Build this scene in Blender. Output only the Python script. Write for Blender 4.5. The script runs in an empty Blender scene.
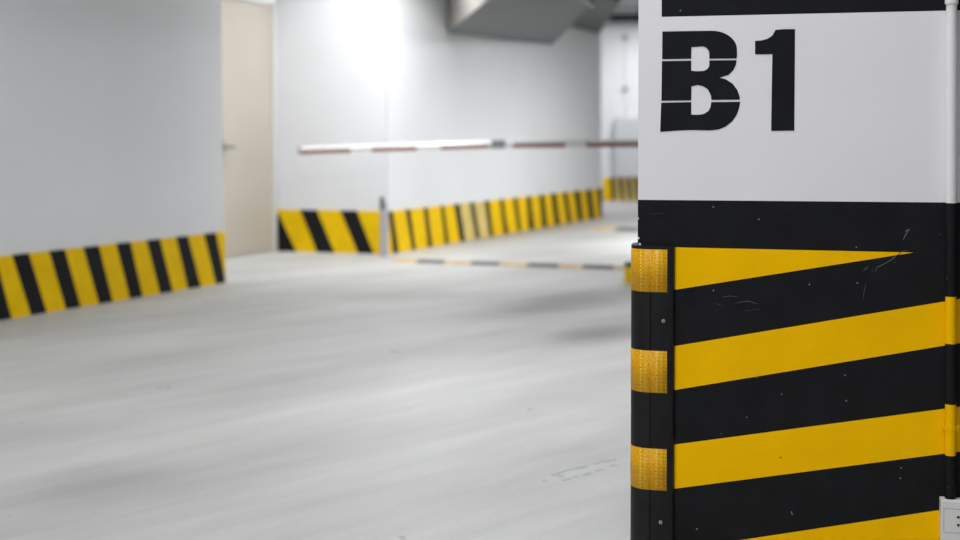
import bpy, bmesh, math, random
from mathutils import Vector, Matrix
random.seed(7)
S = bpy.context.scene
COL = S.collection

# ------------------------------------------------------------------ camera model (960 x 540)
F = 1300.0
CX, HY = 480.0, 140.0
ROLL = 0.003
CAMH = 1.0
CAM = Vector((0, 0, CAMH))
_n = math.sqrt(1 + ROLL * ROLL)
RV = Vector((1 / _n, 0, -ROLL / _n))
DV = Vector((-ROLL / _n, 0, -1 / _n))
FV = Vector((0, 1, 0))


def ray(x, y):
    return FV * F + RV * (x - CX) + DV * (y - HY)


def on_plane(x, y, p, n):
    d = ray(x, y)
    return CAM + d * ((p - CAM).dot(n) / d.dot(n))


def floor_pt(x, y, z=0.0):
    return on_plane(x, y, Vector((0, 0, z)), Vector((0, 0, 1)))


def at_y(x, y, Y):
    return on_plane(x, y, Vector((0, Y, 0)), Vector((0, 1, 0)))


# ------------------------------------------------------------------ materials
def new_mat(name):
    m = bpy.data.materials.new(name)
    m.use_nodes = True
    nt = m.node_tree
    return m, nt, nt.nodes['Principled BSDF']


def paint(name, col, rough=0.5, var=0.06, scale=3.0, spots=None, spot_scale=60.0, spot_size=0.06,
          bump=0.0, bump_scale=120.0, metallic=0.0, spec=0.5, stretch=(1, 1, 1), detail=4.0):
    m, nt, b = new_mat(name)
    N, L = nt.nodes, nt.links
    tc = N.new('ShaderNodeTexCoord')
    mp = N.new('ShaderNodeMapping')
    mp.inputs['Scale'].default_value = stretch
    L.new(tc.outputs['Object'], mp.inputs['Vector'])
    nz = N.new('ShaderNodeTexNoise')
    nz.inputs['Scale'].default_value = scale
    nz.inputs['Detail'].default_value = detail
    L.new(mp.outputs['Vector'], nz.inputs['Vector'])
    rp = N.new('ShaderNodeValToRGB')
    rp.color_ramp.elements[0].position = 0.3
    rp.color_ramp.elements[1].position = 0.7
    rp.color_ramp.elements[0].color = tuple(max(0, c * (1 - var)) for c in col) + (1,)
    rp.color_ramp.elements[1].color = tuple(min(1, c * (1 + var)) for c in col) + (1,)
    L.new(nz.outputs['Fac'], rp.inputs['Fac'])
    out = rp.outputs['Color']
    if spots:
        vo = N.new('ShaderNodeTexVoronoi')
        vo.inputs['Scale'].default_value = spot_scale
        L.new(tc.outputs['Object'], vo.inputs['Vector'])
        lt = N.new('ShaderNodeMath'); lt.operation = 'LESS_THAN'
        lt.inputs[1].default_value = spot_size
        L.new(vo.outputs['Distance'], lt.inputs[0])
        # only some of the cells carry a spot
        sp = N.new('ShaderNodeSeparateColor')
        L.new(vo.outputs['Color'], sp.inputs['Color'])
        g = N.new('ShaderNodeMath'); g.operation = 'GREATER_THAN'
        g.inputs[1].default_value = 0.55
        L.new(sp.outputs['Red'], g.inputs[0])
        mu = N.new('ShaderNodeMath'); mu.operation = 'MULTIPLY'
        L.new(lt.outputs[0], mu.inputs[0]); L.new(g.outputs[0], mu.inputs[1])
        m2 = N.new('ShaderNodeMath'); m2.operation = 'MULTIPLY'
        L.new(mu.outputs[0], m2.inputs[0]); L.new(sp.outputs['Green'], m2.inputs[1])
        mx = N.new('ShaderNodeMix'); mx.data_type = 'RGBA'
        L.new(m2.outputs[0], mx.inputs['Factor'])
        L.new(out, mx.inputs['A'])
        mx.inputs['B'].default_value = tuple(spots) + (1,)
        out = mx.outputs['Result']
    L.new(out, b.inputs['Base Color'])
    b.inputs['Roughness'].default_value = rough
    b.inputs['Metallic'].default_value = metallic
    b.inputs['Specular IOR Level'].default_value = spec
    if bump:
        n2 = N.new('ShaderNodeTexNoise')
        n2.inputs['Scale'].default_value = bump_scale
        n2.inputs['Detail'].default_value = 5
        L.new(tc.outputs['Object'], n2.inputs['Vector'])
        bp = N.new('ShaderNodeBump')
        bp.inputs['Strength'].default_value = bump
        bp.inputs['Distance'].default_value = 0.004
        L.new(n2.outputs['Fac'], bp.inputs['Height'])
        L.new(bp.outputs['Normal'], b.inputs['Normal'])
    return m


YEL = (0.95, 0.52, 0.0)
BLK = (0.0098, 0.0102, 0.0115)
M_wall = paint('white_wall_paint', (0.84, 0.845, 0.86), 0.6, 0.025, 1.2, bump=0.12, bump_scale=30)
M_door = paint('beige_door_paint', (0.54, 0.49, 0.42), 0.45, 0.03, 2.0)
M_frame = paint('white_gloss_paint', (0.82, 0.82, 0.82), 0.4, 0.02)
M_ceiling = paint('ceiling_paint', (0.42, 0.42, 0.43), 0.8, 0.05, 2.0)
M_bband_y = paint('kerb_yellow_paint', (0.97, 0.60, 0.004), 0.5, 0.08, 6.0, spec=0.1)
M_bband_b = paint('kerb_black_paint', (0.012, 0.012, 0.014), 0.6, 0.15, 6.0, spec=0.15)
M_bband_f = paint('faded_cream_yellow_paint', (0.76, 0.58, 0.20), 0.5, 0.12, 8.0, spec=0.2)
M_pwhite = paint('pillar_white_paint', (0.82, 0.795, 0.81), 0.55, 0.02, 2.5, spots=(0.06, 0.06, 0.06), spot_scale=16, spot_size=0.03, bump=0.10, bump_scale=45)
M_pblack = paint('pillar_black_paint', BLK, 0.62, 0.2, 14.0, spots=(0.24, 0.25, 0.26), spot_scale=52, spot_size=0.085, bump=0.22, bump_scale=70, spec=0.12)
M_pyellow = paint('pillar_yellow_paint', YEL, 0.5, 0.05, 7.0, spots=(0.25, 0.14, 0.02), spot_scale=22, spot_size=0.055, bump=0.12, bump_scale=55, spec=0.05)
M_letter = paint('stencil_black_paint', (0.009, 0.0105, 0.012), 0.6, 0.2, 14.0, spec=0.12)
M_rubber = paint('black_rubber', (0.011, 0.011, 0.0125), 0.5, 0.25, 25.0, bump=0.1, bump_scale=90, spec=0.2)
M_steel = paint('screw_steel', (0.55, 0.55, 0.55), 0.4, 0.05, metallic=0.6)
M_recess = paint('dark_recess', (0.03, 0.03, 0.03), 0.6, 0.05)
M_plastic = paint('white_plastic', (0.74, 0.735, 0.72), 0.4, 0.02)
M_groove = paint('panel_seam_grey', (0.25, 0.25, 0.25), 0.6, 0.02)
M_hole = paint('socket_hole_black', (0.01, 0.01, 0.01), 0.6, 0.02)
M_duct = paint('galvanised_grey_duct', (0.098, 0.115, 0.12), 0.55, 0.12, 4.0, metallic=0.0)
M_duct2 = paint('dark_grey_duct', (0.07, 0.075, 0.08), 0.55, 0.12, 4.0)
M_pipe = paint('black_pipe', (0.016, 0.016, 0.017), 0.5, 0.1)
M_red = paint('red_reflective_sheet', (0.30, 0.115, 0.065), 0.55, 0.08, 8)
M_boomw = paint('boom_white_enamel', (0.9, 0.9, 0.9), 0.3, 0.02)
M_joint = paint('boom_grey_joint', (0.30, 0.32, 0.31), 0.5, 0.05)
M_bollard = paint('bollard_pale_grey', (0.52, 0.52, 0.56), 0.5, 0.04)
M_green = paint('dark_green_cap', (0.012, 0.05, 0.045), 0.5, 0.05)
M_cab = paint('cabinet_grey', (0.64, 0.65, 0.67), 0.5, 0.02)
M_brass = paint('handle_dull_metal', (0.17, 0.17, 0.14), 0.45, 0.05)
M_strip_y = paint('strip_dusty_yellow', (0.62, 0.46, 0.26), 0.7, 0.1, 8)
M_strip_b = paint('strip_worn_black', (0.13, 0.13, 0.135), 0.7, 0.1, 8)
M_scuff = paint('pale_scuff', (0.10, 0.10, 0.10), 0.7, 0.3, 60)
M_tread = paint('tyre_tread_grey', (0.36, 0.37, 0.365), 0.85, 0.25, 60)
M_orange = paint('gate_cabinet_orange', (0.75, 0.28, 0.02), 0.4, 0.04)


def floor_material():
    m, nt, b = new_mat('concrete_floor')
    N, L = nt.nodes, nt.links
    tc = N.new('ShaderNodeTexCoord')

    def noise(scale, stretch, rot, detail=5.0, rough=0.55):
        mp = N.new('ShaderNodeMapping')
        mp.vector_type = 'TEXTURE'
        mp.inputs['Rotation'].default_value = (0, 0, rot)
        mp.inputs['Scale'].default_value = stretch
        L.new(tc.outputs['Object'], mp.inputs['Vector'])
        nz = N.new('ShaderNodeTexNoise')
        nz.inputs['Scale'].default_value = scale
        nz.inputs['Detail'].default_value = detail
        nz.inputs['Roughness'].default_value = rough
        L.new(mp.outputs['Vector'], nz.inputs['Vector'])
        return nz.outputs['Fac']

    def ramp(fac, p0, c0, p1, c1):
        r = N.new('ShaderNodeValToRGB')
        r.color_ramp.elements[0].position = p0; r.color_ramp.elements[1].position = p1
        r.color_ramp.elements[0].color = (c0, c0, c0, 1); r.color_ramp.elements[1].color = (c1, c1, c1, 1)
        L.new(fac, r.inputs['Fac'])
        return r.outputs['Color']

    def mul(a, c):
        mx = N.new('ShaderNodeMix'); mx.data_type = 'RGBA'; mx.blend_type = 'MULTIPLY'
        mx.inputs['Factor'].default_value = 1.0
        L.new(a, mx.inputs['A']); L.new(c, mx.inputs['B'])
        return mx.outputs['Result']
    base = N.new('ShaderNodeRGB'); base.outputs[0].default_value = (0.605, 0.60, 0.58, 1)
    c = base.outputs[0]
    # tyre-worn lanes swept along the driving curve, broad dirt patches, fine trowel grain, pock marks
    c = mul(c, ramp(noise(1.5, (5.0, 1, 1), math.radians(48), 5), 0.34, 0.84, 0.64, 1.05))
    c = mul(c, ramp(noise(0.55, (1.8, 1, 1), math.radians(40), 3), 0.38, 0.84, 0.62, 1.05))
    c = mul(c, ramp(noise(7.0, (7.0, 1, 1), math.radians(44), 6), 0.34, 0.92, 0.66, 1.03))
    c = mul(c, ramp(noise(60, (1, 1, 1), 0, 3), 0.3, 0.97, 0.7, 1.02))
    c = mul(c, ramp(noise(9, (1, 1, 1), 0, 2), 0.255, 0.70, 0.285, 1.0))
    c = mul(c, ramp(noise(26, (9, 1, 1), math.radians(52), 5), 0.34, 0.965, 0.64, 1.015))
    # long soft-edged patches that darken the floor colour, edges wobbled by noise
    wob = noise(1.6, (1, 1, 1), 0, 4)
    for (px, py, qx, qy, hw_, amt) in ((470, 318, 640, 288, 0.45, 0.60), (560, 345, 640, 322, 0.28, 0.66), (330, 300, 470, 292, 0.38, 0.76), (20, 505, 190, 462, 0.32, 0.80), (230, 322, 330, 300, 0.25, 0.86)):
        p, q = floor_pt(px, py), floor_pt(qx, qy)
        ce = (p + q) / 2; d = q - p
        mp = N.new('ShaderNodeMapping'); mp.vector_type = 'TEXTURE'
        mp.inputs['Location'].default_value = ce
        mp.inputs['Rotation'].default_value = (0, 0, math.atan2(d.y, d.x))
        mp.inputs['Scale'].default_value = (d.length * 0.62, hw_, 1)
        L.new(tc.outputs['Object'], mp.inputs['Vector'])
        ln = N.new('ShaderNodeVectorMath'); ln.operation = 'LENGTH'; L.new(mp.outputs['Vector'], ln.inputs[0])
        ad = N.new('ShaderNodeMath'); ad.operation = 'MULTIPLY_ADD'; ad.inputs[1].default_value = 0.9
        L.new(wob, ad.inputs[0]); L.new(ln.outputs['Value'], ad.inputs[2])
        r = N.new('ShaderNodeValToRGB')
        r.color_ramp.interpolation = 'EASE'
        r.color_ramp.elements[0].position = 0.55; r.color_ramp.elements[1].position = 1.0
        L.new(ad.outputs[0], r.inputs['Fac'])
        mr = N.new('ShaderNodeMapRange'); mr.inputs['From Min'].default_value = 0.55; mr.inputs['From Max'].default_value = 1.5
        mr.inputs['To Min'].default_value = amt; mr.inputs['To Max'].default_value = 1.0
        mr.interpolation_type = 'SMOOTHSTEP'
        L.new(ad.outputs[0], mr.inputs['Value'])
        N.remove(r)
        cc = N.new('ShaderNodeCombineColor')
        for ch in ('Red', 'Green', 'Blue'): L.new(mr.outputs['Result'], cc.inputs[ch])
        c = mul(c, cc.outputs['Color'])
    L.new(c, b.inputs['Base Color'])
    rr = ramp(noise(1.6, (2.5, 1, 1), math.radians(46), 4), 0.3, 0.42, 0.7, 0.62)
    L.new(rr, b.inputs['Roughness'])
    b.inputs['Specular IOR Level'].default_value = 0.45
    bp = N.new('ShaderNodeBump'); bp.inputs['Strength'].default_value = 0.06; bp.inputs['Distance'].default_value = 0.003
    L.new(noise(80, (1, 1, 1), 0, 4), bp.inputs['Height'])
    L.new(bp.outputs['Normal'], b.inputs['Normal'])
    return m


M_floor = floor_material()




# ------------------------------------------------------------------ mesh helpers
class MB:
    def __init__(self):
        self.v, self.f, self.m, self.mats, self.uv = [], [], [], [], {}

    def mi(self, mat):
        if mat not in self.mats: self.mats.append(mat)
        return self.mats.index(mat)

    def face(self, pts, mat):
        i = len(self.v)
        self.v += [Vector(p) for p in pts]
        self.f.append(list(range(i, i + len(pts)))); self.m.append(self.mi(mat))

    def prism(self, poly, dirv, mat, cap0=True):
        """poly: list of points (planar), extruded along dirv"""
        d = Vector(dirv); p = [Vector(q) for q in poly]; q = [a + d for a in p]
        self.face(list(reversed(p)), mat); self.face(q, mat)
        for k in range(len(p)):
            j = (k + 1) % len(p)
            self.face([p[k], p[j], q[j], q[k]], mat)

    def box(self, lo, hi, mat, M=None):
        x0, y0, z0 = lo; x1, y1, z1 = hi
        c = [Vector(a) for a in ((x0, y0, z0), (x1, y0, z0), (x1, y1, z0), (x0, y1, z0))]
        if M is not None:
            t = [M @ (a + Vector((0, 0, z1 - z0))) for a in c]; c = [M @ a for a in c]
        else:
            t = [a + Vector((0, 0, z1 - z0)) for a in c]
        self.face([c[3], c[2], c[1], c[0]], mat); self.face(t, mat)
        for k in range(4):
            j = (k + 1) % 4
            self.face([c[k], c[j], t[j], t[k]], mat)

    def tube(self, p, q, r, mat, n=20, r2=None, caps=True):
        p, q = Vector(p), Vector(q); a = (q - p).normalized()
        u = a.orthogonal().normalized(); w = a.cross(u)
        r2 = r if r2 is None else r2
        A = [p + (u * math.cos(2 * math.pi * k / n) + w * math.sin(2 * math.pi * k / n)) * r for k in range(n)]
        B = [q + (u * math.cos(2 * math.pi * k / n) + w * math.sin(2 * math.pi * k / n)) * r2 for k in range(n)]
        for k in range(n):
            j = (k + 1) % n
            self.face([A[k], A[j], B[j], B[k]], mat)
        if caps:
            self.face(list(reversed(A)), mat); self.face(B, mat)

    def build(self, name, parent=None, bevel=0.0, smooth=None, mw=None, weld=1e-6, segs=2):
        me = bpy.data.meshes.new(name)
        org = Vector((0, 0, 0))
        me.from_pydata([v - org for v in self.v], [], self.f)
        for mt in self.mats: me.materials.append(mt)
        for k, p in enumerate(me.polygons): p.material_index = self.m[k]
        bm = bmesh.new(); bm.from_mesh(me)
        bmesh.ops.remove_doubles(bm, verts=bm.verts, dist=weld)
        bmesh.ops.recalc_face_normals(bm, faces=bm.faces)
        bm.to_mesh(me); bm.free()
        o = bpy.data.objects.new(name, me); COL.objects.link(o)
        if parent is not None: o.parent = parent
        if mw is not None and parent is None: o.matrix_world = mw
        if bevel:
            b = o.modifiers.new('bevel', 'BEVEL'); b.width = bevel; b.segments = segs; b.limit_method = 'ANGLE'
            b.angle_limit = math.radians(40)
        if smooth is not None:
            me.shade_smooth() if smooth >= 180 else me.shade_auto_smooth(math.radians(smooth)) if hasattr(me, 'shade_auto_smooth') else None
            if smooth < 180:
                for p in me.polygons: p.use_smooth = True
                me.set_sharp_from_angle(angle=math.radians(smooth))
        return o


def tag(o, label, cat, group=None):
    o['label'] = label; o['category'] = cat
    if group: o['group'] = group
    return o


def structure(o, label=None):
    o['kind'] = 'structure'
    if label: o['label'] = label
    return o


def empty(name, mw):
    o = bpy.data.objects.new(name, None); COL.objects.link(o)
    o.empty_display_size = 0.1
    o.matrix_world = mw if isinstance(mw, Matrix) else Matrix.Translation(mw)
    return o


def frame2(p, q):
    """matrix: origin p, x along p->q (horizontal), z up, y = away to the left of x"""
    x = (q - p); x.z = 0; x.normalize()
    y = Vector((-x.y, x.x, 0))
    return Matrix(((x.x, y.x, 0, p.x), (x.y, y.y, 0, p.y), (0, 0, 1, 0), (0, 0, 0, 1)))


# ------------------------------------------------------------------ the plan of the place (metres)
CEIL = 3.1
P1 = floor_pt(0, 320.5)
P2 = floor_pt(225.5, 282.5)
U = (P2 - P1).normalized()                 # the way the left wall and the rear wall run
V = Vector((U.y, -U.x, 0))                 # square to it, to the right
D2 = floor_pt(274, 251.5)
Cc = floor_pt(389, 254.2)
E = floor_pt(602.2, 217.2)
TH = 0.012                                 # how proud the painted skirting stands


def wall(name, pts, label, h=CEIL, mat=M_wall):
    b = MB()
    b.prism([Vector((p.x, p.y, 0)) for p in pts], (0, 0, h), mat)
    return structure(b.build(name), label)


# floor and ceiling
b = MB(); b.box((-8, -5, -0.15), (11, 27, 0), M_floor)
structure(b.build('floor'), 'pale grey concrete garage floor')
b = MB(); b.box((-8, -5, CEIL), (11, 27, CEIL + 0.2), M_ceiling)
structure(b.build('ceiling'), 'grey garage ceiling')

# left wall: a slab from behind the camera's left up to its free end
wl0 = P1 - U * 6.0 - V * TH
wl1 = P2 - V * TH
b = MB()
topshift = U * -0.04                       # the free end leans back a touch, as seen
q = [wl0, wl1, wl1 - V * 1.35, wl0 - V * 1.35]
bot = [Vector((p.x, p.y, 0)) for p in q]
top = [Vector((p.x, p.y, CEIL)) for p in q]
top[1] += topshift; top[2] += topshift
b.face(list(reversed(bot)), M_wall); b.face(top, M_wall)
for k in range(4):
    j = (k + 1) % 4
    b.face([bot[k], bot[j], top[j], top[k]], M_wall)
structure(b.build('wall_left'), 'grey-white wall in the left foreground')

# recess wall with the door, square wall, rear wall, far wall
T = 0.25
d_far = D2 + U * 0.04
d_near = d_far - U * 2.9
wdx = (d_far - d_near).length
Vb = (Cc - d_far); Vb.z = 0; Vb.normalize()
rec_n = Vector((-Vb.y, Vb.x, 0))
if rec_n.y < 0: rec_n = -rec_n

# baseboards -------------------------------------------------------------
def baseboard(name, p, q, h, tops, bots, first, thick, label, s_min=None, s_max=None, period=None, faded=(), lip=0.05):
    """striped painted skirting; front face on the vertical plane p-q, px stripes given at the top and bottom edges"""
    M = frame2(p, q); Mi = M.inverted()
    n = Vector((M[0][1], M[1][1], 0))
    xs_t = [(Mi @ on_plane(x, 0, p, n)).x for x in tops]
    xs_b = [(Mi @ on_plane(x, 0, p, n)).x for x in bots]
    # x only depends weakly on the row; correct for the roll with the true rows
    def fix(px, z0):
        s = None; y = HY
        for _ in range(4):
            w = on_plane(px, y, p, n)
            depth = w.y
            y = HY + (CAMH - z0) * F / depth + 0
            w = on_plane(px, y, p, n)
        return (Mi @ w).x
    xs_t = [fix(x, h) for x in tops]; xs_b = [fix(x, 0) for x in bots]
    cells = []
    m = min(len(xs_t), len(xs_b))
    for k in range(m - 1):
        cells.append([xs_t[k], xs_t[k + 1], xs_b[k], xs_b[k + 1], (k + first) % 2, k in faded])
    if s_min is not None and period:
        col = cells[0][4]
        while min(cells[0][0], cells[0][2]) > s_min:
            col = 1 - col
            w = period[col]
            cells.insert(0, [cells[0][0] - w, cells[0][0], cells[0][2] - w, cells[0][2], col, False])
    if s_max is not None and period:
        col = cells[-1][4]
        while max(cells[-1][1], cells[-1][3]) < s_max:
            col = 1 - col
            w = period[col]
            cells.append([cells[-1][1], cells[-1][1] + w, cells[-1][3], cells[-1][3] + w, col, False])
    lo = s_min if s_min is not None else min(cells[0][0], cells[0][2])
    hi = s_max if s_max is not None else max(cells[-1][1], cells[-1][3])
    cells[0][0] = cells[0][2] = min(lo, cells[0][0], cells[0][2])
    b = MB()
    mats = (M_bband_y, M_bband_b)

    def clipcell(poly, a, c):
        def half(P, lim, keep_gt):
            out = []
            for i in range(len(P)):
                A, B = P[i], P[(i + 1) % len(P)]
                ia = (A[0] >= lim) if keep_gt else (A[0] <= lim)
                ib = (B[0] >= lim) if keep_gt else (B[0] <= lim)
                if ia: out.append(A)
                if ia != ib:
                    t = (lim - A[0]) / (B[0] - A[0])
                    out.append((lim, A[1] + (B[1] - A[1]) * t))
            return out
        P = half(poly, a, True)
        return half(P, c, False) if P else P
    for (t0, t1, b0, b1, c, fd) in cells:
        mat = M_bband_f if fd else mats[c]
        P = clipcell([(b0, 0), (b1, 0), (t1, h), (t0, h)], lo, hi)
        if len(P) >= 3:
            b.face([Vector((x, 0, z)) for x, z in P], mat)
        t0c, t1c = max(lo, min(hi, t0)), max(lo, min(hi, t1))
        if t1c - t0c > 1e-4:
            b.face([(t0c, 0, h), (t1c, 0, h), (t1c, thick, h), (t0c, thick, h)], mat)
    mL = mats[cells[0][4]]; mR = mats[cells[-1][4]]
    b.face([(lo, 0, 0), (lo, 0, h), (lo, thick, h), (lo, thick, 0)], mL)
    b.face([(hi, 0, 0), (hi, thick, 0), (hi, thick, h), (hi, 0, h)], M_bband_y if name == 'baseboard_left' else mR)
    b.face([(lo, thick, 0), (lo, thick, h), (hi, thick, h), (hi, thick, 0)], M_bband_b)
    o = b.build(name, mw=M)
    return structure(o, label)


L_t = [12, 29, 49, 65, 83, 99, 116, 130.5, 146.5, 160, 176, 188, 204, 216, 226]
L_b = [31, 47, 66, 81, 99, 113, 130, 143, 160, 173, 188, 201, 216, 226, 236]
L_t = [-4.5] + L_t; L_b = [12] + L_b
L_len = (P2 - P1).length
baseboard('baseboard_left', P1, P2, 0.357, L_t, L_b, 0, TH - 0.001,
          'yellow and black striped skirting along the left wall', s_min=-5.9, s_max=L_len, period=(0.165, 0.135))

# door wall with an opening-sized door on its face
dw0 = P2 - V * 1.36
mdoor = frame2(d_near, d_far)
b = MB()
b.prism([d_near - U * 0.6, d_far, d_far - V * T, d_near - U * 0.6 - V * T], (0, 0, CEIL), M_wall)
structure(b.build('wall_recess'), 'white wall of the recess that holds the beige door')

b = MB()

Uc = (E - Cc); Uc.z = 0; Uc.normalize()
Nc = Vector((-Uc.y, Uc.x, 0))              # to the left of the run = into the wall
b = MB()
b.prism([d_far - V * T + rec_n * TH, d_far + rec_n * TH, Cc + rec_n * TH + Nc * TH, Cc + rec_n * TH + Nc * TH + Uc * T, d_far - V * T + U * T], (0, 0, CEIL), M_wall)
structure(b.build('wall_back'), 'white wall facing the camera beside the door')
b = MB()
b.prism([Cc + Nc * TH, E + Nc * TH, E + Nc * (TH + T), Cc + Nc * (TH + T) + Uc * 0.1], (0, 0, CEIL), M_wall)
structure(b.build('wall_center'), 'long white rear wall running back from the corner')

# boundaries: black | yellow | black | yellow | black | yellow
B_t = [238, 276.5, 300, 317, 340, 357, 381, 397]
B_b = [263, 296.5, 317, 334.7, 358, 374, 398, 413]
# the first yellow starts at 276.5 on the top edge and 295 on the floor
bb0 = d_far + Vb * 0.0
baseboard('baseboard_back', bb0, Cc, 0.376, B_t, B_b, 1, TH - 0.001,
          'broad yellow and black stripes on the skirting beside the door', s_min=0.012, s_max=(Cc - bb0).length, period=(0.2, 0.16))

C_t = [376, 389, 393, 405.5, 410, 423.5, 427.5, 440.5, 443.8, 454, 459.5, 469.5, 474, 484.5, 489, 499.5, 503, 513, 517,
       526.5, 530.5, 539.5, 544, 551, 556, 563, 567, 574, 579.5, 586, 591, 597, 602]
C_b = [381, 393, 399, 412, 416, 428, 432.5, 445, 449, 460, 465.5, 476, 480, 489.5, 493.5, 504, 508.5, 518, 521.5,
       529, 534.5, 542.5, 547.5, 555, 560, 567.5, 571.5, 578.5, 583, 589.5, 594.5, 600, 606]
baseboard('baseboard_center', Cc, E, 0.374, C_t, C_b, 0, TH - 0.001,
          'narrow yellow and black stripes on the skirting of the rear wall', s_min=0.0, s_max=(E - Cc).length, faded=(10, 12))

# far wall behind the rear wall's end
Fp = floor_pt(603, 200.8)
Fq = Fp + Vector((1, -0.12, 0)).normalized() * 7.0
F0 = Fp - (Fq - Fp).normalized() * 1.1
Fn = Vector((-(Fq - Fp).y, (Fq - Fp).x, 0)).normalized()
b = MB()
b.prism([F0 + Fn * TH, Fq + Fn * TH, Fq + Fn * 0.3, F0 + Fn * 0.3], (0, 0, CEIL), M_wall)
structure(b.build('wall_far'), 'bright white wall at the far end')
F_t = [602.5, 610, 613.5, 619, 622, 627, 630, 635, 638]
F_b = [604.5, 612, 615.5, 621, 624, 629, 632, 637, 640]
baseboard('baseboard_far', Fp, Fq, 0.378, F_t, F_b, 0, TH - 0.001,
          'faded yellow and black stripes low on the far wall', s_min=0.0, s_max=7.0, period=(0.08, 0.055), faded=(2, 4, 6, 8))
# side wall that closes the gap between the rear wall's end and the far wall
b = MB()
b.prism([E + Nc * (TH + T) + Uc * -0.6, F0 + Fn * 0.3, F0 + Fn * 0.3 + Vector((-0.3, 0, 0)), E + Nc * (TH + T + 0.3) - Uc * 0.6], (0, 0, CEIL), M_wall)
structure(b.build('wall_passage'), 'white side wall of the far passage')

# ------------------------------------------------------------------ the door
n_d = Vector(V)                            # out of the door wall
dl_far = D2 - U * 0.03
dl_near = dl_far - U * 0.90
Hd = 2.215
Md = frame2(dl_near, dl_far)               # x along the wall, y into the wall
door = structure(empty('door_1', Md), 'beige door with white frame in the recess')
b = MB(); b.box((0.0, -0.012, 0.012), (0.895, -0.001, Hd), M_door)
b.build('door_leaf', door, bevel=0.003)
b = MB()
b.box((-0.06, -0.03, 0.0), (-0.001, -0.001, Hd + 0.075), M_frame)
b.box((0.897, -0.032, 0.0), (0.927, -0.001, Hd + 0.075), M_frame)
b.box((-0.06, -0.03, Hd + 0.006), (0.930, -0.001, Hd + 0.075), M_frame)
b.build('door_frame', door, bevel=0.003)
b = MB()
b.box((0.105, -0.018, 0.875), (0.150, -0.012, 1.005), M_brass)
b.tube((0.128, -0.018, 0.95), (0.128, -0.070, 0.95), 0.012, M_brass)
b.tube((0.120, -0.066, 0.95), (0.240, -0.066, 0.945), 0.012, M_brass)
b.build('door_handle', door, bevel=0.001, smooth=40)

# ------------------------------------------------------------------ ducts under the ceiling
def wall_center_pt(x, y):
    return on_plane(x, y, Cc + Nc * TH, Nc)


def duct(name, a, c, zbot, ztop, da, dc, mat_side, mat, reach, label, flange=True, dz=0.0):
    """box duct leaving the rear wall between wall points a and c, running towards the camera along da / dc"""
    root = empty(name, Vector(((a.x + c.x) / 2, (a.y + c.y) / 2, zbot)))
    root['label'] = label; root['category'] = 'duct'
    r0 = Vector(root.location)
    A0 = Vector((a.x, a.y, 0)); C0 = Vector((c.x, c.y, 0))
    A1 = A0 + da * reach; C1 = C0 + dc * reach
    b = MB()
    lo = [A0, C0, C1, A1]
    P = [p + Vector((0, 0, zbot + h_)) - r0 for p, h_ in zip(lo, (dz, -dz, -dz, dz))]
    Q = [p + Vector((0, 0, ztop)) - r0 for p in lo]
    b.face(list(reversed(P)), mat); b.face(Q, mat)
    for k in range(4):
        j = (k + 1) % 4
        b.face([P[k], P[j], Q[j], Q[k]], mat_side if k == 3 else mat)
    b.build('duct_body', root, bevel=0.006)
    # angle flange along each joint
    for t in ((0.80,) if flange else ()):
        pa = A0 + da * reach * t; pc = C0 + dc * reach * t
        ax = (pc - pa).normalized(); ay = Vector((-ax.y, ax.x, 0))
        g = MB()
        e = 0.022
        p0, p1 = pa - ax * e, pc + ax * e
        ring = [(p0, zbot - e), (p1, zbot - e)]
        for (q0, q1, z0, z1) in ((p0, p1, zbot - e, zbot - 0.001),):
            pts = [q0, q1, q1 + ay * 0.03, q0 + ay * 0.03]
            g.prism([Vector((p.x, p.y, z0)) - r0 for p in pts], (0, 0, z1 - z0), mat)
        for q in (p0, pc + ax * 0.001):
            pts = [q, q + ax * (e - 0.001), q + ax * (e - 0.001) + ay * 0.03, q + ay * 0.03]
            g.prism([Vector((p.x, p.y, zbot)) - r0 for p in pts], (0, 0, ztop - zbot), mat)
        g.build('joint_flange', root)
    return root


M_beige = paint('beige_duct_side', (0.22, 0.205, 0.185), 0.55, 0.05, 3.0)
aw = wall_center_pt(446.8, 33); cw = wall_center_pt(552.5, 45)
zb = (aw.z + cw.z) / 2


def dir_from_px(w, x, y, z):
    e = floor_pt(x, y, z)
    d = e - Vector((w.x, w.y, z)); d.z = 0
    return d.normalized()


da = dir_from_px(aw, 482.5, 0, zb); dc = dir_from_px(cw, 599, 0, zb)
duct('ventilation_duct', aw, cw, zb, CEIL, da, dc, M_beige, M_duct, 6.0,
     'wide grey box duct with a beige side coming out of the rear wall', dz=(aw.z - cw.z) / 2)
aw2 = wall_center_pt(568, 28); cw2 = wall_center_pt(599.5, 32)
zb2 = (aw2.z + cw2.z) / 2
da2 = dir_from_px(cw2, 622.5, 0, zb2)
duct('ventilation_duct', aw2, cw2, zb2, CEIL, da2, da2, M_duct2, M_duct2, 3.7,
     'narrow dark duct at the far end of the rear wall, under the ceiling', flange=False)

# black pipe crossing in front of the far wall, just under the ceiling
pa = at_y(606, 19.0, 20.9); 
pz = pa.z
b = MB(); b.tube((0, 0, 0), (5.5, -0.05, 0), 0.066, M_pipe, 20)
o = b.build('ceiling_pipe', mw=Matrix.Translation((pa.x, 20.75, pz)), smooth=40)
g = empty('overhead_pipe', Vector((pa.x, 20.75, pz)))
tag(g, 'black pipe running across the top of the far wall', 'pipe')
o.name = 'pipe_run'; o.parent = g; o.matrix_parent_inverse = Matrix(); o.location = (0, 0, 0)
for k in range(3):
    b = MB(); b.tube((0.5 + k * 2.2, -0.01, 0.05), (0.5 + k * 2.2, -0.01, CEIL - pz - 0.001), 0.012, M_pipe, 10)
    b.build('hanger_rod', g)

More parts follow.
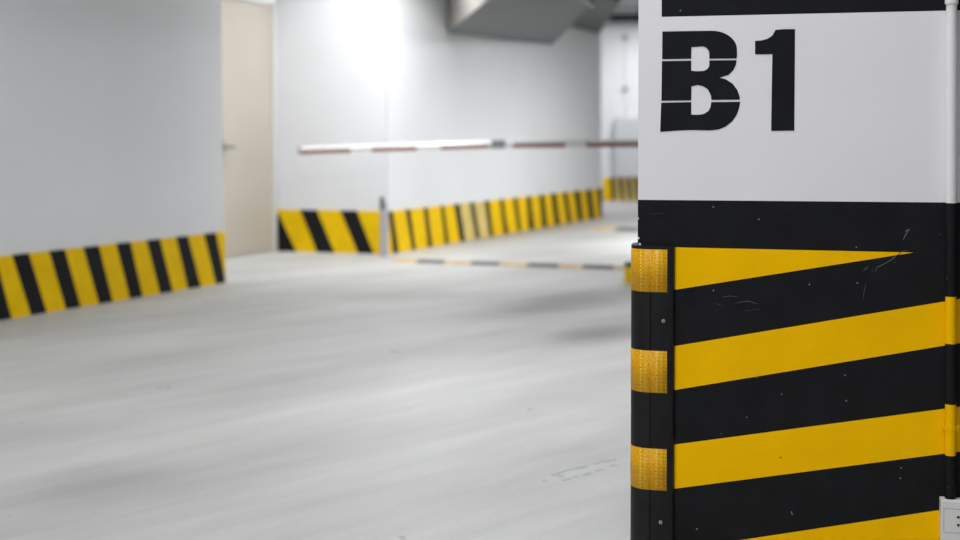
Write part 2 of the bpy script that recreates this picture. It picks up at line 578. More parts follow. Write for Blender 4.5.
# grey cabinet on the far wall and a thin conduit with clips above it
cab_a = on_plane(614.5, 117.5, Fp, Fn); cab_b = on_plane(614.5, 177.5, Fp, Fn)
Mc = frame2(Fp, Fq)
cl = Mc.inverted() @ cab_a
ch = empty('wall_cabinet', Mc @ Matrix.Translation((cl.x, 0, cab_b.z)))
tag(ch, 'light grey cabinet mounted on the far wall above the stripes', 'cabinet')
hh = cab_a.z - cab_b.z
b = MB(); b.box((0, -0.16, 0.0), (0.62, TH - 0.001, hh), M_cab); b.build('cabinet_body', ch, bevel=0.004)
b = MB(); b.box((0.02, -0.175, 0.02), (0.60, -0.161, hh - 0.02), M_cab); dr = b.build('cabinet_door', ch, bevel=0.004)
b = MB(); b.box((0.54, -0.19, hh * 0.48), (0.57, -0.176, hh * 0.56), M_recess); b.build('latch', dr, bevel=0.002)
cd = on_plane(625, 38, Fp, Fn); cdl = Mc.inverted() @ cd
zc0 = cab_a.z
g = empty('wall_conduit', Mc @ Matrix.Translation((cdl.x, 0, zc0)))
tag(g, 'thin white conduit with dark clips climbing the far wall', 'conduit')
b = MB(); b.tube((0, -0.012, 0.002), (0, -0.012, CEIL - zc0 - 0.002), 0.012, M_wall, 12); b.build('tube', g, smooth=40)
for yy in (38, 89):
    w = on_plane(625, yy, Fp, Fn)
    b = MB(); b.box((-0.04, -0.035, w.z - zc0 - 0.035), (0.04, TH - 0.001, w.z - zc0 + 0.035), M_joint); b.build('pipe_clip', g, bevel=0.004)

# ------------------------------------------------------------------ boom barrier, kerb island, floor strips, bollard
BY = 10.85
p_tip = at_y(300, 150.0, BY); p_mid = at_y(497, 143.6, BY); p_end = at_y(665, 142.8, BY)
gate_x = p_end.x + 0.65
gate = empty('boom_barrier', Vector((gate_x, BY, 0.148)))
tag(gate, 'red and white boom gate lowered across the garage lane', 'barrier')
go = Vector(gate.location)
hb = 0.040


def seg_box(bm_, p, q, h0, h1, y0, y1, mat):
    p = Vector(p); q = Vector(q)
    a = [p + Vector((0, y0, h0)), q + Vector((0, y0, h0)), q + Vector((0, y1, h0)), p + Vector((0, y1, h0))]
    t = [p + Vector((0, y0, h1)), q + Vector((0, y0, h1)), q + Vector((0, y1, h1)), p + Vector((0, y1, h1))]
    bm_.face(list(reversed(a)), mat); bm_.face(t, mat)
    for k in range(4):
        j = (k + 1) % 4
        bm_.face([a[k], a[j], t[j], t[k]], mat)


end2 = p_end + (p_end - p_mid).normalized() * 0.70
b = MB()
BPROF = [(-0.022, -0.035), (0.022, -0.035), (0.022, 0.002), (0.006, 0.027), (-0.006, 0.027), (-0.022, 0.002)]
b.prism([p_tip - go + Vector((0, y, z)) for y, z in BPROF], p_mid - p_tip, M_boomw)
arm1 = b.build('boom_arm', gate, bevel=0.004, segs=3)
b = MB()
b.prism([p_mid - go + Vector((0, y, z)) for y, z in BPROF], end2 - p_mid, M_boomw)
arm2 = b.build('boom_arm', gate, bevel=0.004, segs=3)


def boom_line(px):
    if px <= 497:
        t = (px - 300) / 197.0
        return p_tip.lerp(p_mid, t)
    t = (px - 497) / (665 - 497.0)
    return p_mid.lerp(p_end, t)


for x0, x1 in ((301, 351), (372, 417), (441, 490), (513, 565), (586, 640)):
    b = MB(); seg_box(b, boom_line(x0) - go, boom_line(x1) - go, -0.0345, 0.001, -0.0235, 0.0235, M_red)
    s_ = b.build('reflective_strip', arm1 if x1 <= 497 else arm2, bevel=0.001)
    s_['label'] = 'red reflective strip'
b = MB(); seg_box(b, boom_line(491) - go, boom_line(505) - go, -0.040, 0.031, -0.027, 0.027, M_joint)
b.build('arm_joint', gate, bevel=0.004)
b = MB(); seg_box(b, boom_line(298.6) - go, boom_line(301) - go, -0.037, 0.029, -0.024, 0.024, M_joint); b.build('end_cap', gate, bevel=0.003)
b = MB(); b.box((-0.17, -0.13, 0.0), (0.17, 0.13, 0.72), M_orange); hs = b.build('housing', gate, bevel=0.012, segs=3)
b = MB(); b.box((-0.185, -0.145, 0.721), (0.185, 0.145, 0.86), M_cab); b.build('housing_lid', gate, bevel=0.012, segs=3)
b = MB(); b.box((-0.13, -0.138, 0.08), (0.13, -0.131, 0.62), M_orange); dd = b.build('service_door', gate, bevel=0.003)
b = MB(); b.tube((0.09, -0.139, 0.36), (0.09, -0.150, 0.36), 0.014, M_steel); b.build('lock', dd)

# kerb island the gate stands on: its left end is striped
k_p = floor_pt(625.5, 284)
Kx, Ky = k_p.x, k_p.y
ki = empty('traffic_island', Matrix(((V.x, U.x, 0, Kx), (V.y, U.y, 0, Ky), (0, 0, 1, 0), (0, 0, 0, 1))))
tag(ki, 'low concrete kerb island with yellow and black painted edge behind the pillar', 'kerb')
b = MB(); b.box((0, 0, 0), (2.6, 2.6, 0.147), M_tread); b.build('island_slab', ki, bevel=0.01)
b = MB()
n_st = 12
for k in range(n_st):
    x0, x1 = -0.006 + 2.6 * k / n_st, -0.006 + 2.6 * (k + 1) / n_st
    mt = M_bband_y if k % 2 == 0 else M_bband_b
    b.face([(x0, -0.006, 0), (x1, -0.006, 0), (x1, -0.006, 0.12), (x0, -0.006, 0.12)], mt)
    b.face([(x0, -0.006, 0.12), (x1, -0.006, 0.12), (x1, -0.006, 0.1465), (x0, -0.006, 0.1465)], M_bband_b)
for k in range(12):
    y0, y1 = -0.006 + 2.6 * k / 12, -0.006 + 2.6 * (k + 1) / 12
    mt = M_bband_y if k % 2 == 0 else M_bband_b
    b.face([(-0.006, y0, 0), (-0.006, y1, 0), (-0.006, y1, 0.12), (-0.006, y0, 0.12)], mt)
    b.face([(-0.006, y0, 0.12), (-0.006, y1, 0.12), (-0.006, y1, 0.1465), (-0.006, y0, 0.1465)], M_bband_b)
b.build('painted_edge', ki)


def ground_strip(name, edges, y_of, half, hgt, first, label):
    """low rubber cable ramp across the lane; edges = px of the colour changes"""
    p0 = floor_pt(edges[0], y_of(edges[0])); p1 = floor_pt(edges[-1], y_of(edges[-1]))
    M = frame2(p0, p1); Mi = M.inverted()
    root = empty(name, M); tag(root, label, 'speed bump')
    for k in range(len(edges) - 1):
        a = (Mi @ floor_pt(edges[k], y_of(edges[k]))).x; c = (Mi @ floor_pt(edges[k + 1], y_of(edges[k + 1]))).x
        prof = [(-half, 0.0), (-half * 0.5, hgt), (half * 0.5, hgt), (half, 0.0)]
        b = MB(); mt = M_strip_y if (k + first) % 2 == 0 else M_strip_b
        b.prism([(a + 0.0008, y, z + 0.0003) for y, z in prof], (c - a - 0.0016, 0, 0), mt)
        o = b.build('ramp_section', root, bevel=0.003)
        o['label'] = 'pale yellow section' if (k + first) % 2 == 0 else 'grey-black section'
    return root


ground_strip('cable_ramp', [394, 419, 446, 473, 501, 529, 560, 584, 615, 621], lambda x: 261.5 + (x - 394) / 230.0 * 7.5,
             0.075, 0.022, 0, 'low yellow and black rubber ramp across the lane below the boom')
ground_strip('cable_ramp', [597, 619, 641, 663], lambda x: 229.5 + (x - 597) * 0.03,
             0.16, 0.03, 0, 'low ramp across the lane further back, past the end of the rear wall')

# bollard standing at the corner of the rear wall
bp_ = floor_pt(384.3, 256.5)
bo = empty('bollard', Vector((bp_.x, bp_.y, 0)))
tag(bo, 'short pale grey post with a dark green cap at the wall corner', 'bollard')
k1 = bp_.y / F
b = MB(); b.tube((0, 0, 0.004), (0, 0, 0.40), 4.4 * k1, M_bollard, 24, r2=3.9 * k1)
b.tube((0, 0, 0.40), (0.012, 0, 0.46), 3.9 * k1, M_bollard, 24, r2=2.4 * k1)
b.build('post', bo, smooth=40)
b = MB(); b.tube((-0.014, -0.02, 0.405), (-0.018, -0.02, 0.512), 2.3 * k1, M_green, 20, r2=1.9 * k1); b.build('cap', bo, smooth=40)
b = MB(); b.tube((0, 0, 0.0), (0, 0, 0.012), 5.2 * k1, M_bollard, 24); b.build('base_plate', bo, smooth=40)

# ------------------------------------------------------------------ the pillar
ang = math.radians(12.2)
es = Vector((math.cos(ang), -math.sin(ang), 0))
w = Vector((math.sin(ROLL + 0.003), 0, math.cos(ROLL + 0.003))).normalized()
es = (es - w * es.dot(w)).normalized()
yi = w.cross(es).normalized()              # into the pillar
K = at_y(637.9, 200, 2.95)
t_ = K.z / w.z
O = K - w * t_
MP = Matrix(((es.x, yi.x, w.x, O.x), (es.y, yi.y, w.y, O.y), (es.z, yi.z, w.z, O.z), (0, 0, 0, 1)))
MPi = MP.inverted()


def L2(x, y, off=0.0):
    """pixel -> (s, z) on the pillar's front face (or a plane off metres in front of it)"""
    p = MPi @ on_plane(x, y, O - yi * off, yi)
    return p.x, p.z


PW, PD, PH = 0.92, 0.62, CEIL - 0.002
pillar = empty('concrete_pillar', MP)
tag(pillar, 'white concrete pillar in the right foreground, marked B1, striped yellow and black below', 'pillar')

X_EDGE = 661.6
s_edge = L2(X_EDGE, 16)[0]
s_w = L2(913.5, 252.5)[0]


def line(x0, y0, x1, y1):
    a, bz = L2(x0, y0); c, dz = L2(x1, y1)
    return lambda s: bz + (dz - bz) * (s - a) / (c - a)


top_band = line(661.6, 16.9, 945, 10.7)
band_top = line(640, 199.8, 938, 202.4)
wedge_t = line(676, 247.3, 913.5, 252.5)
wedge_b = line(676, 289.6, 913.5, 252.5)
y2t = line(690, 343.6, 900, 308.8)
y2b = line(690, 387.5, 900, 352.9)
y3t = line(690, 442.5, 900, 414.6)
y3b = line(690, 486.7, 900, 459.4)
y4t = line(741, 540, 938.4, 510.2)
y4b = line(690, 592, 938, 556)
tb_top = lambda s: top_band(s) + 0.10

W_, K_, Y_ = M_pwhite, M_pblack, M_pyellow
rnd = random.Random(3)
base_s = [0.0, 0.03, s_edge, 0.12, 0.20, 0.28, 0.36, 0.44, 0.52, s_w, 0.66, 0.72, 0.80, PW]
svals = sorted(set(base_s))
b = MB()
for i in range(len(svals) - 1):
    s0, s1 = svals[i], svals[i + 1]

    def rows(s):
        r = [(0.0, None)]
        wt = wedge_t(s) if s < s_w else None
        seq = [max(0.0, y4b(s)), y4t(s), y3b(s), y3t(s), y2b(s), y2t(s)]
        if s < s_w - 1e-6: seq += [wedge_b(s), wedge_t(s)]
        else: seq += [wedge_b(s_w), wedge_b(s_w)]
        seq += [band_top(s), top_band(s), tb_top(s), PH]
        return [0.0] + seq
    r0, r1 = rows(s0), rows(s1)
    # a slight hand-painted waver is shared by both sides of every column, so it lives in the lines themselves
    mats = [K_, Y_, K_, Y_, K_, Y_, K_, Y_, K_, W_, K_ if s0 >= s_edge - 1e-6 else W_, W_]
    for k in range(len(mats)):
        a0, a1, c1, c0 = r0[k], r1[k], r1[k + 1], r0[k + 1]
        pts = [(s0, 0, a0), (s1, 0, a1)]
        if c1 - a1 > 1e-5: pts.append((s1, 0, c1))
        if c0 - a0 > 1e-5: pts.append((s0, 0, c0))
        if len(pts) >= 3: b.face(pts, mats[k])
zb_l = band_top(0.0)
zb_r = band_top(PW)
# other faces: white above, black below
for (p0, p1, z0, z1) in (((0, 0), (0, PD), zb_l, zb_l), ((0, PD), (PW, PD), zb_l, zb_r), ((PW, PD), (PW, 0), zb_r, zb_r)):
    b.face([(*p0, 0), (*p1, 0), (*p1, z1), (*p0, z0)], K_)
    b.face([(*p0, z0), (*p1, z1), (*p1, PH), (*p0, PH)], W_)
b.face([(0, 0, PH), (PW, 0, PH), (PW, PD, PH), (0, PD, PH)], W_)
b.face([(0, 0, 0), (0, PD, 0), (PW, PD, 0), (PW, 0, 0)], K_)
b.build('pillar_shaft', pillar)

# lettering ---------------------------------------------------------------
def Z(pts):                                # zoom coordinates of the B1 close-up -> face coordinates
    return [L2(640 + x / 4.155, 20 + y / 4.155) for x, y in pts]


def arc(cx, cy, rx, ry, a0, a1, n=8):
    return [(cx + rx * math.cos(math.radians(a0 + (a1 - a0) * k / n)), cy + ry * math.sin(math.radians(a0 + (a1 - a0) * k / n))) for k in range(n + 1)]


def letter(name, polys, label):
    b = MB()
    for P in polys:
        f = Z(P)
        b.prism([(s, -0.0002, z) for s, z in f], (0, -0.0006, 0), M_letter)
    o = b.build(name, pillar)
    o['label'] = label
    return o


b1 = [(93, 48), (200, 46)] + arc(300, 123, 103, 78, -90, 0, 9) + [(403, 150), (402, 160), (288, 161)] + \
     arc(258, 142, 30, 32, 0, -90, 6) + [(235, 112), (214, 113), (213, 161), (92, 163)]
b2 = [(91, 171), (213, 169), (213, 211), (235, 213)] + arc(258, 184, 30, 28, 90, 0, 6) + [(288, 168), (401, 167), (399, 185), (388, 208), (368, 228), (330, 240)] + \
     [(356, 246), (384, 264), (404, 290), (414, 318), (415, 331), (297, 332), (294, 312), (282, 288), (262, 275), (240, 270), (214, 276), (213, 334), (89, 336)]
b3 = [(88, 344), (213, 341), (213, 393), (240, 394), (264, 391), (284, 379), (293, 362), (296, 341), (416, 340), (412, 366), (402, 394), (384, 420), (356, 443), (326, 455),
      (290, 459), (215, 457), (150, 460), (84, 465)]
letter('painted_letter', [b1, b2, b3], 'black stencilled letter B')
one = [(478, 87), (505, 85), (530, 78), (550, 65), (563, 41), (600, 38), (644, 38), (643, 200), (641, 460), (545, 461), (547, 300), (550, 142), (478, 143)]
letter('painted_numeral', [one], 'black painted numeral 1')

# scuffs in the paint near the tip of the wedge
def scuff(pts, wpx):
    P = [L2(x, y) for x, y in pts]
    wd = wpx / 460.0
    L_, R_ = [], []
    for i, (s, z) in enumerate(P):
        a = P[max(0, i - 1)]; c = P[min(len(P) - 1, i + 1)]
        t = Vector((c[0] - a[0], c[1] - a[1])).normalized()
        h = wd * (0.5 if 0 < i < len(P) - 1 else 0.15)
        L_.append((s - t.y * h, z + t.x * h)); R_.append((s + t.y * h, z - t.x * h))
    return L_ + R_[::-1]


b = MB()
for pts, wpx in (([(909, 230), (906, 234), (903, 240)], 1.2), ([(905, 231.5), (907, 230.5), (910, 229)], 1.6), ([(908, 250.5), (903, 251), (897, 255), (891, 260), (884, 264), (877, 267.5), (875, 272)], 0.7),
                 ([(868, 266), (866, 268.5), (863, 271)], 0.9), ([(866, 283), (864, 292), (863, 300)], 0.5), ([(872, 270), (872.5, 271.5)], 1.4), ([(894, 262.5), (896, 262)], 0.8),
                 ([(722, 297), (730, 296), (738, 297)], 0.5), ([(735, 303), (748, 301), (758, 304)], 0.6), ([(745, 311), (760, 309)], 0.5), ([(716, 303), (722, 306)], 0.5), ([(650, 214), (664, 213.5)], 0.5)):
    poly = scuff(pts, wpx)
    b.prism([(s, -0.0002, z) for s, z in poly], (0, -0.0004, 0), M_scuff)
b.build('paint_scuff', pillar)['label'] = 'pale scratches in the black and yellow paint'

# chips of white showing along the pillar's corner
b = MB()
for x, y, r in ((638.6, 238, 1.2), (639.8, 244.2, 1.3), (638.3, 218.5, 0.8)):
    s, z = L2(x, y); r /= 448
    pts = [(s + r * math.cos(k * 1.05) * rnd.uniform(.7, 1.1), -0.0002, z + r * math.sin(k * 1.05) * rnd.uniform(.8, 1.4)) for k in range(6)]
    b.prism(pts, (0, -0.0005, 0), M_pwhite)
b.build('paint_chip', pillar)['label'] = 'white chips on the pillar corner'

# runs of yellow paint below the stripes beside the conduit
b = MB()
for x, y0, y1, r in ((946.2, 345, 361, 0.75), (945.9, 452, 465, 0.8), (954.6, 451, 462, 0.8)):
    s, z0 = L2(x, y0); _, z1 = L2(x, y1)
    b.tube((s, -0.002, z0), (s, -0.002, z1), r / 460, M_pyellow, 8, r2=r / 600)
b.build('paint_drip', pillar)['label'] = 'yellow paint runs'

# ------------------------------------------------------------------ corner guard
gt = 0.0172
s_r = L2(674.6, 300, 0.008)[0]
z_gt = L2(655, 246.3, gt)[1]
guard = empty('corner_guard', MP)
tag(guard, 'black rubber corner guard with amber reflective bands on the pillar edge', 'corner guard')
R_ = 0.046
e0 = 0.0006
leg = s_r


def outer(off=0.0):
    """outer profile of the guard from the left leg's end round the corner to the right leg's end (s, y), y<0 is outwards"""
    P = []
    P.append((-gt - off, leg - 0.012)); 
    P.append((-gt - off, R_ + 0.004))
    c = (-gt + R_, -gt + R_)
    for k in range(13):
        a = math.pi + (math.pi / 2) * k / 12
        P.append((c[0] + (R_ + off) * math.cos(a), c[1] + (R_ + off) * math.sin(a)))
    P.append((-gt + R_ + 0.0022, -gt - off + 0.0016))
    P.append((-gt + R_ + 0.0042, -gt - off))
    return P


prof = outer() + [(leg - 0.012, -gt), (leg - 0.003, -gt + 0.004), (leg, -0.006), (leg, -e0), (-e0, -e0), (-e0, leg), (-0.006, leg), (-gt + 0.004, leg - 0.003)]
b = MB()
b.prism([(s, y, 0.015) for s, y in prof], (0, 0, z_gt - 0.015), M_rubber)
b.build('rubber_body', guard, smooth=35)


def tape_u(px):
    """arc length along the band (from its left end) of the point seen in pixel column px"""
    P = [(-gt - 0.0006, R_ + 0.014)] + outer(0.0006)[2:] + [(0.2, -gt - 0.0006)]
    u = 0.0; best = None
    st = L2(px, 300, gt)[0]
    for k in range(1, len(P)):
        d = math.hypot(P[k][0] - P[k - 1][0], P[k][1] - P[k - 1][1])
        if P[k - 1][0] <= st <= P[k][0] and P[k][0] > P[k - 1][0] + 1e-6:
            return u + d * (st - P[k - 1][0]) / (P[k][0] - P[k - 1][0])
        u += d
    return u


TAPE_DOTS = [(tape_u(x), a) for x, a in ((640.6, 0.85), (645.5, 0.3), (656.8, 0.6), (661.8, 0.5), (666.3, 0.55))]


def tape_material():
    """amber reflective sheeting: fine honeycomb with columns of bright dots; UV = metres along the arc, metres up"""
    m, nt, b = new_mat('amber_reflective_tape')
    N, L = nt.nodes, nt.links
    uv = N.new('ShaderNodeUVMap')
    sp = N.new('ShaderNodeSeparateXYZ'); L.new(uv.outputs['UV'], sp.inputs['Vector'])

    def math_(op, a, v=None, c=None):
        n = N.new('ShaderNodeMath'); n.operation = op
        if hasattr(a, 'links'): L.new(a, n.inputs[0])
        else: n.inputs[0].default_value = a
        if v is not None:
            if hasattr(v, 'links'): L.new(v, n.inputs[1])
            else: n.inputs[1].default_value = v
        return n.outputs[0]
    tot = None
    for u0, amp in TAPE_DOTS:
        d = math_('ABSOLUTE', math_('SUBTRACT', sp.outputs['X'], u0))
        a = math_('MULTIPLY', math_('LESS_THAN', d, 0.0017), amp)
        tot = a if tot is None else math_('ADD', tot, a)
    fr = math_('FRACT', math_('MULTIPLY', sp.outputs['Y'], 125.0))
    tot = math_('MULTIPLY', tot, math_('LESS_THAN', fr, 0.5))
    vo = N.new('ShaderNodeTexVoronoi'); vo.inputs['Scale'].default_value = 330
    L.new(uv.outputs['UV'], vo.inputs['Vector'])
    rp = N.new('ShaderNodeValToRGB')
    rp.color_ramp.elements[0].color = (0.84, 0.44, 0.004, 1)
    rp.color_ramp.elements[1].color = (0.60, 0.28, 0.002, 1)
    rp.color_ramp.elements[0].position = 0.1; rp.color_ramp.elements[1].position = 0.8
    L.new(vo.outputs['Distance'], rp.inputs['Fac'])
    mx = N.new('ShaderNodeMix'); mx.data_type = 'RGBA'
    L.new(tot, mx.inputs['Factor']); L.new(rp.outputs['Color'], mx.inputs['A'])
    mx.inputs['B'].default_value = (0.88, 0.66, 0.12, 1)
    L.new(mx.outputs['Result'], b.inputs['Base Color'])
    b.inputs['Roughness'].default_value = 0.45
    b.inputs['Specular IOR Level'].default_value = 0.25
    return m


M_tape = tape_material()


def tape(y0l, y1l):
    P = outer(0.0006)[2:]
    s_t = L2(667.2, 300, gt)[0]
    P = [(-gt - 0.0006, R_ + 0.014)] + P + [(s_t, -gt - 0.0006)]
    z1 = L2(660, y0l, gt)[1]; z0 = L2(660, y1l, gt)[1]
    me = bpy.data.meshes.new('reflective_band')
    vs = [(s, y, z0) for s, y in P] + [(s, y, z1) for s, y in P]
    n = len(P)
    fs = [(k, k + 1, n + k + 1, n + k) for k in range(n - 1)]
    me.from_pydata(vs, [], fs)
    arcl = [0.0]
    for k in range(1, n):
        arcl.append(arcl[-1] + math.hypot(P[k][0] - P[k - 1][0], P[k][1] - P[k - 1][1]))
    uvl = me.uv_layers.new(name='UVMap')
    for poly in me.polygons:
        for li in poly.loop_indices:
            vi = me.loops[li].vertex_index
            uvl.data[li].uv = (arcl[vi % n], z1 if vi >= n else z0)
    me.materials.append(M_tape)
    for p in me.polygons: p.use_smooth = True
    o = bpy.data.objects.new('reflective_band', me); COL.objects.link(o); o.parent = guard
    sd = o.modifiers.new('solid', 'SOLIDIFY'); sd.thickness = 0.0005; sd.offset = -1
    o['label'] = 'amber reflective band'
    return o


tape(249.6, 292.2)
tape(351.0, 393.0)
tape(449.0, 490.4)
for x, y in ((663.4, 321), (660.6, 522.3)):
    s, z = L2(x, y, gt)
    b = MB(); b.tube((s, -gt + 0.0015, z), (s, -gt - 0.0016, z), 0.0048, M_steel, 18, r2=0.0034)
    sc = b.build('screw', guard, smooth=40); sc['label'] = 'small steel screw'
    b = MB()
    b.box((s - 0.0026, -gt - 0.0019, z - 0.0006), (s + 0.0026, -gt - 0.0013, z + 0.0006), M_recess)
    b.box((s - 0.0006, -gt - 0.00195, z - 0.0026), (s + 0.0006, -gt - 0.0013, z + 0.0026), M_recess)
    b.build('screw_recess', sc)

# ------------------------------------------------------------------ conduit on the pillar face
r_c = 0.0113
off_c = r_c + 0.0015
s_c = L2(950.8, 300, off_c)[0]
cz = lambda y: L2(950.8, y, off_c)[1]
z_box = cz(500)
cond = empty('wall_conduit', MP @ Matrix.Translation((s_c, -off_c, z_box)))
tag(cond, 'slim conduit running down the pillar to the socket, painted over white, black and yellow', 'conduit')
cuts = [(z_box - 0.004, K_), (cz(455), Y_), (cz(404), K_), (cz(343.5), Y_), (cz(296.5), K_), (cz(203), W_)]
edges = [c[0] for c in cuts] + [PH - 0.002]
b = MB()
for k, (z0, mt) in enumerate(cuts):
    z1 = edges[k + 1]
    b.tube((0, 0, z0 - z_box), (0, 0, z1 - z_box), r_c, mt, 24, caps=False)
b.build('tube', cond, smooth=50)
b = MB()
zc = cz(3.8) - z_box
b.tube((0, 0, zc), (0, 0, zc + 0.055), r_c + 0.0028, W_, 24)
b.tube((0, 0, zc - 0.0015), (0, 0, zc), r_c + 0.0012, W_, 24, r2=r_c + 0.0028)
b.build('coupling', cond, smooth=40)['label'] = 'white pipe coupling'
# saddle clip
zs = cz(427.5) - z_box
b = MB()
n = 16
hw = 0.0052
for k in range(n):
    a0 = math.pi + math.pi * k / n; a1 = math.pi + math.pi * (k + 1) / n
    ri, ro = r_c + 0.0002, r_c + 0.0016
    q = [(ri * math.cos(a0), ri * math.sin(a0)), (ro * math.cos(a0), ro * math.sin(a0)), (ro * math.cos(a1), ro * math.sin(a1)), (ri * math.cos(a1), ri * math.sin(a1))]
    b.prism([(x, y, zs - hw) for x, y in q], (0, 0, 2 * hw), Y_)
for sg in (-1, 1):
    x0, x1 = sorted((sg * (r_c + 0.0002), sg * (r_c + 0.0045)))
    b.box((x0, -0.003, zs - hw), (x1, off_c - 0.0004, zs + hw), Y_)
b.build('saddle_clip', cond, smooth=40)['label'] = 'yellow painted pipe clip'

# ------------------------------------------------------------------ socket outlet box
dep = 0.034
sL, zT = L2(941.2, 500.2, dep)
sock = empty('socket_outlet', MP @ Matrix.Translation((sL, 0, 0)))
tag(sock, 'white wall socket at the foot of the conduit on the pillar', 'socket')
bw, bh = 0.086, 0.088
zB = zT - bh
b = MB(); b.box((0, -dep + 0.008, zB), (bw, -0.0006, zT), M_plastic); b.build('back_box', sock, bevel=0.002)
b = MB(); b.box((-0.0006, -dep, zB - 0.0006), (bw + 0.0006, -dep + 0.0079, zT + 0.0006), M_plastic); fp = b.build('face_plate', sock, bevel=0.0025, segs=3)


def sk(x, y):
    s, z = L2(x, y, dep); return s - sL, z


i0, iz1 = sk(943.7, 508.2); _, iz0 = sk(943.7, 532.5)
i1 = bw - i0
b = MB()
g_ = 0.0009
b.box((i0, -dep - 0.0003, iz0), (i0 + g_, -dep - 0.00002, iz1), M_groove); b.box((i1 - g_, -dep - 0.0003, iz0), (i1, -dep - 0.00002, iz1), M_groove)
b.box((i0, -dep - 0.0003, iz0), (i1, -dep - 0.00002, iz0 + g_), M_groove); b.box((i0, -dep - 0.0003, iz1 - g_), (i1, -dep - 0.00002, iz1), M_groove)
b.build('insert_seam', fp)
hx, hz1 = sk(958.3, 517.2); _, hz2 = sk(958.3, 525.3)
b = MB()


def hole(cx, zc_, pts):
    b.prism([(cx + x * 0.001, -dep - 0.0001, zc_ + z * 0.001) for x, z in pts], (0, -0.0004, 0), M_hole)


hole(hx, hz1, [(-3.4, -2.6), (3.4, -2.6), (3.2, 0.4), (1.2, 2.8), (-1.2, 2.8), (-3.2, 0.4)])
hole(hx, hz2, [(-3.6, 2.6), (3.6, 2.6), (2.6, 0), (0.8, -3.4), (-0.8, -3.4), (-2.6, 0)])
for (dx, dz, hw_, hh_) in ((0.024, 0.0, 1.2, 4.2), (0.033, 0.007, 3.6, 1.2), (0.033, -0.007, 3.6, 1.2)):
    hole(hx + dx, (hz1 + hz2) / 2 + dz, [(-hw_, -hh_), (hw_, -hh_), (hw_, hh_), (-hw_, hh_)])
b.build('socket_hole', fp)['label'] = 'black socket holes'

# ------------------------------------------------------------------ tyre tread print on the floor
zt = lambda x, y: (540 + x / 9.0, 440 + y / 9.0)
tread = empty('tyre_mark', floor_pt(*zt(400, 270)))
tag(tread, 'faint grey tyre tread print on the concrete beside the pillar', 'tyre mark')
to_ = Vector(tread.location)
for pts, wpx in (([(110, 318), (170, 300), (230, 278)], 1.0), ([(240, 276), (290, 264), (320, 256)], 0.7), ([(320, 258), (370, 250), (425, 236)], 1.3), ([(480, 214), (520, 210), (535, 204)], 1.2),
                 ([(545, 184), (575, 192)], 1.0), ([(580, 202), (625, 186), (680, 178)], 1.1), ([(150, 318), (215, 330)], 1.2), ([(205, 364), (275, 346)], 1.4), ([(300, 334), (345, 326)], 1.3),
                 ([(385, 320), (420, 308), (470, 296)], 1.3), ([(500, 282), (565, 264)], 1.2), ([(620, 236), (690, 226)], 1.2)):
    P = [floor_pt(*zt(x, y)) for x, y in pts]
    L_, Rr = [], []
    for i, p in enumerate(P):
        a = P[max(0, i - 1)]; c = P[min(len(P) - 1, i + 1)]
        t = (c - a).normalized(); nn = Vector((-t.y, t.x, 0)); h = wpx * 0.0028 * (1 if 0 < i < len(P) - 1 else 0.7)
        h *= 2.2 
        L_.append(p + nn * h); Rr.append(p - nn * h)
    b = MB(); b.prism([Vector((p.x, p.y, 0.0002)) - to_ for p in L_ + Rr[::-1]], (0, 0, 0.0003), M_tread)
    b.build('tread_stroke', tread)

# ------------------------------------------------------------------ light: unseen area lamps, added and powered to fit the brightness, plus world fill
def area(name, loc, sx, sy, power, col=(1, 0.98, 0.95), rot=(0, 0, 0), spread=180):
    d = bpy.data.lights.new(name, 'AREA'); d.shape = 'RECTANGLE'; d.size = sx; d.size_y = sy
    d.energy = power; d.color = col; d.spread = math.radians(spread)
    o = bpy.data.objects.new(name, d); COL.objects.link(o)
    o.location = loc; o.rotation_euler = rot
    return o


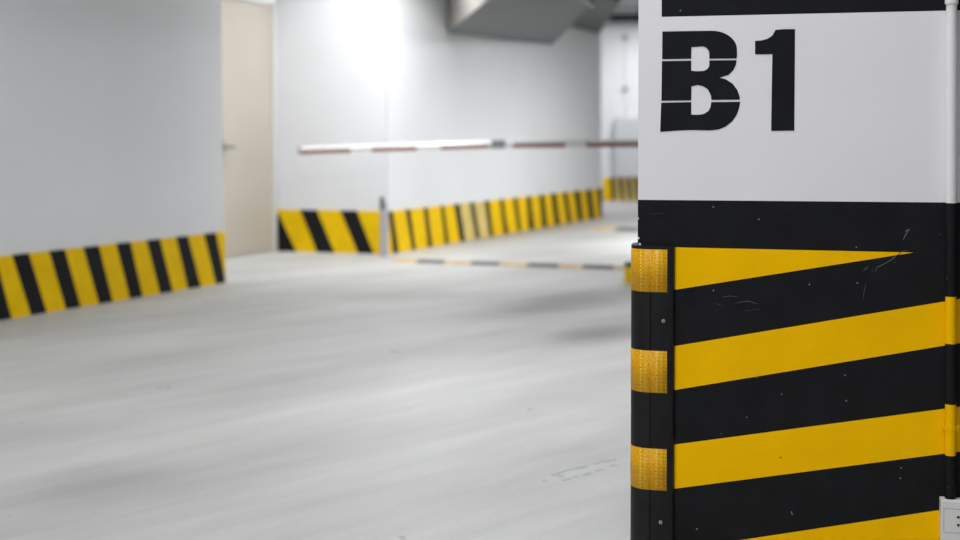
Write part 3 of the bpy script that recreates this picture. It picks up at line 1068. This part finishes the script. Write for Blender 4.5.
a_u = math.atan2(U.y, U.x)
for loc, power, spread, size in (((-0.22, 10.45, 2.6), 54, 180, (1.2, 0.25)), ((-0.25, 11.2, 2.5), 6, 180, (0.6, 0.2)), ((-1.3, 10.9, 2.95), 14, 130, (1.2, 0.2)),
                                 ((2.6, 6.2, 2.95), 7, 180, (1.2, 0.2)), ((3.2, 12.4, 2.4), 185, 180, (1.6, 1.0)), ((0.2, 2.2, 2.98), 19, 130, (1.2, 0.2)),  # wide lamp lowered to ease the duct's shadow on the rear wall
                                 ((0.0, -1.5, 2.98), 49, 150, (1.2, 0.2)), ((-2.5, -1.0, 2.98), 138, 180, (2.4, 0.2)), ((-2.3, 5.5, 2.95), 12, 130, (1.2, 0.2)),
                                 ((0.5, 5.0, 2.95), 60, 180, (1.2, 0.2)), ((2.6, 19.6, 2.95), 54, 180, (1.2, 0.2))):
    area('unseen_area_light', loc, size[0], size[1], power, col=(0.955, 0.98, 1.0), rot=(0, 0, a_u), spread=spread)

wd_ = bpy.data.worlds.new('ambient_fill'); S.world = wd_
wd_.use_nodes = True
bg = wd_.node_tree.nodes['Background']
bg.inputs['Color'].default_value = (0.92, 0.96, 1.0, 1)
bg.inputs['Strength'].default_value = 0.04  # faint even fill standing in for the unseen rest of the garage

# ------------------------------------------------------------------ camera
cd_ = bpy.data.cameras.new('camera')
cam = bpy.data.objects.new('camera', cd_); COL.objects.link(cam)
cd_.sensor_width = 36.0
cd_.lens = F / 960.0 * 36.0
cd_.shift_x = 0.0
cd_.shift_y = -(270.0 - HY) / 960.0
cd_.clip_start = 0.05; cd_.clip_end = 200
cam.matrix_world = Matrix(((RV.x, -DV.x, -FV.x, CAM.x), (RV.y, -DV.y, -FV.y, CAM.y), (RV.z, -DV.z, -FV.z, CAM.z), (0, 0, 0, 1)))
cd_.dof.use_dof = True
cd_.dof.focus_distance = 2.86
cd_.dof.aperture_fstop = 2.4
S.camera = cam

S.view_settings.view_transform = 'Standard'
S.view_settings.look = 'None'
S.view_settings.gamma = 1.0
S.view_settings.use_curve_mapping = False
S.view_settings.exposure = 0.06
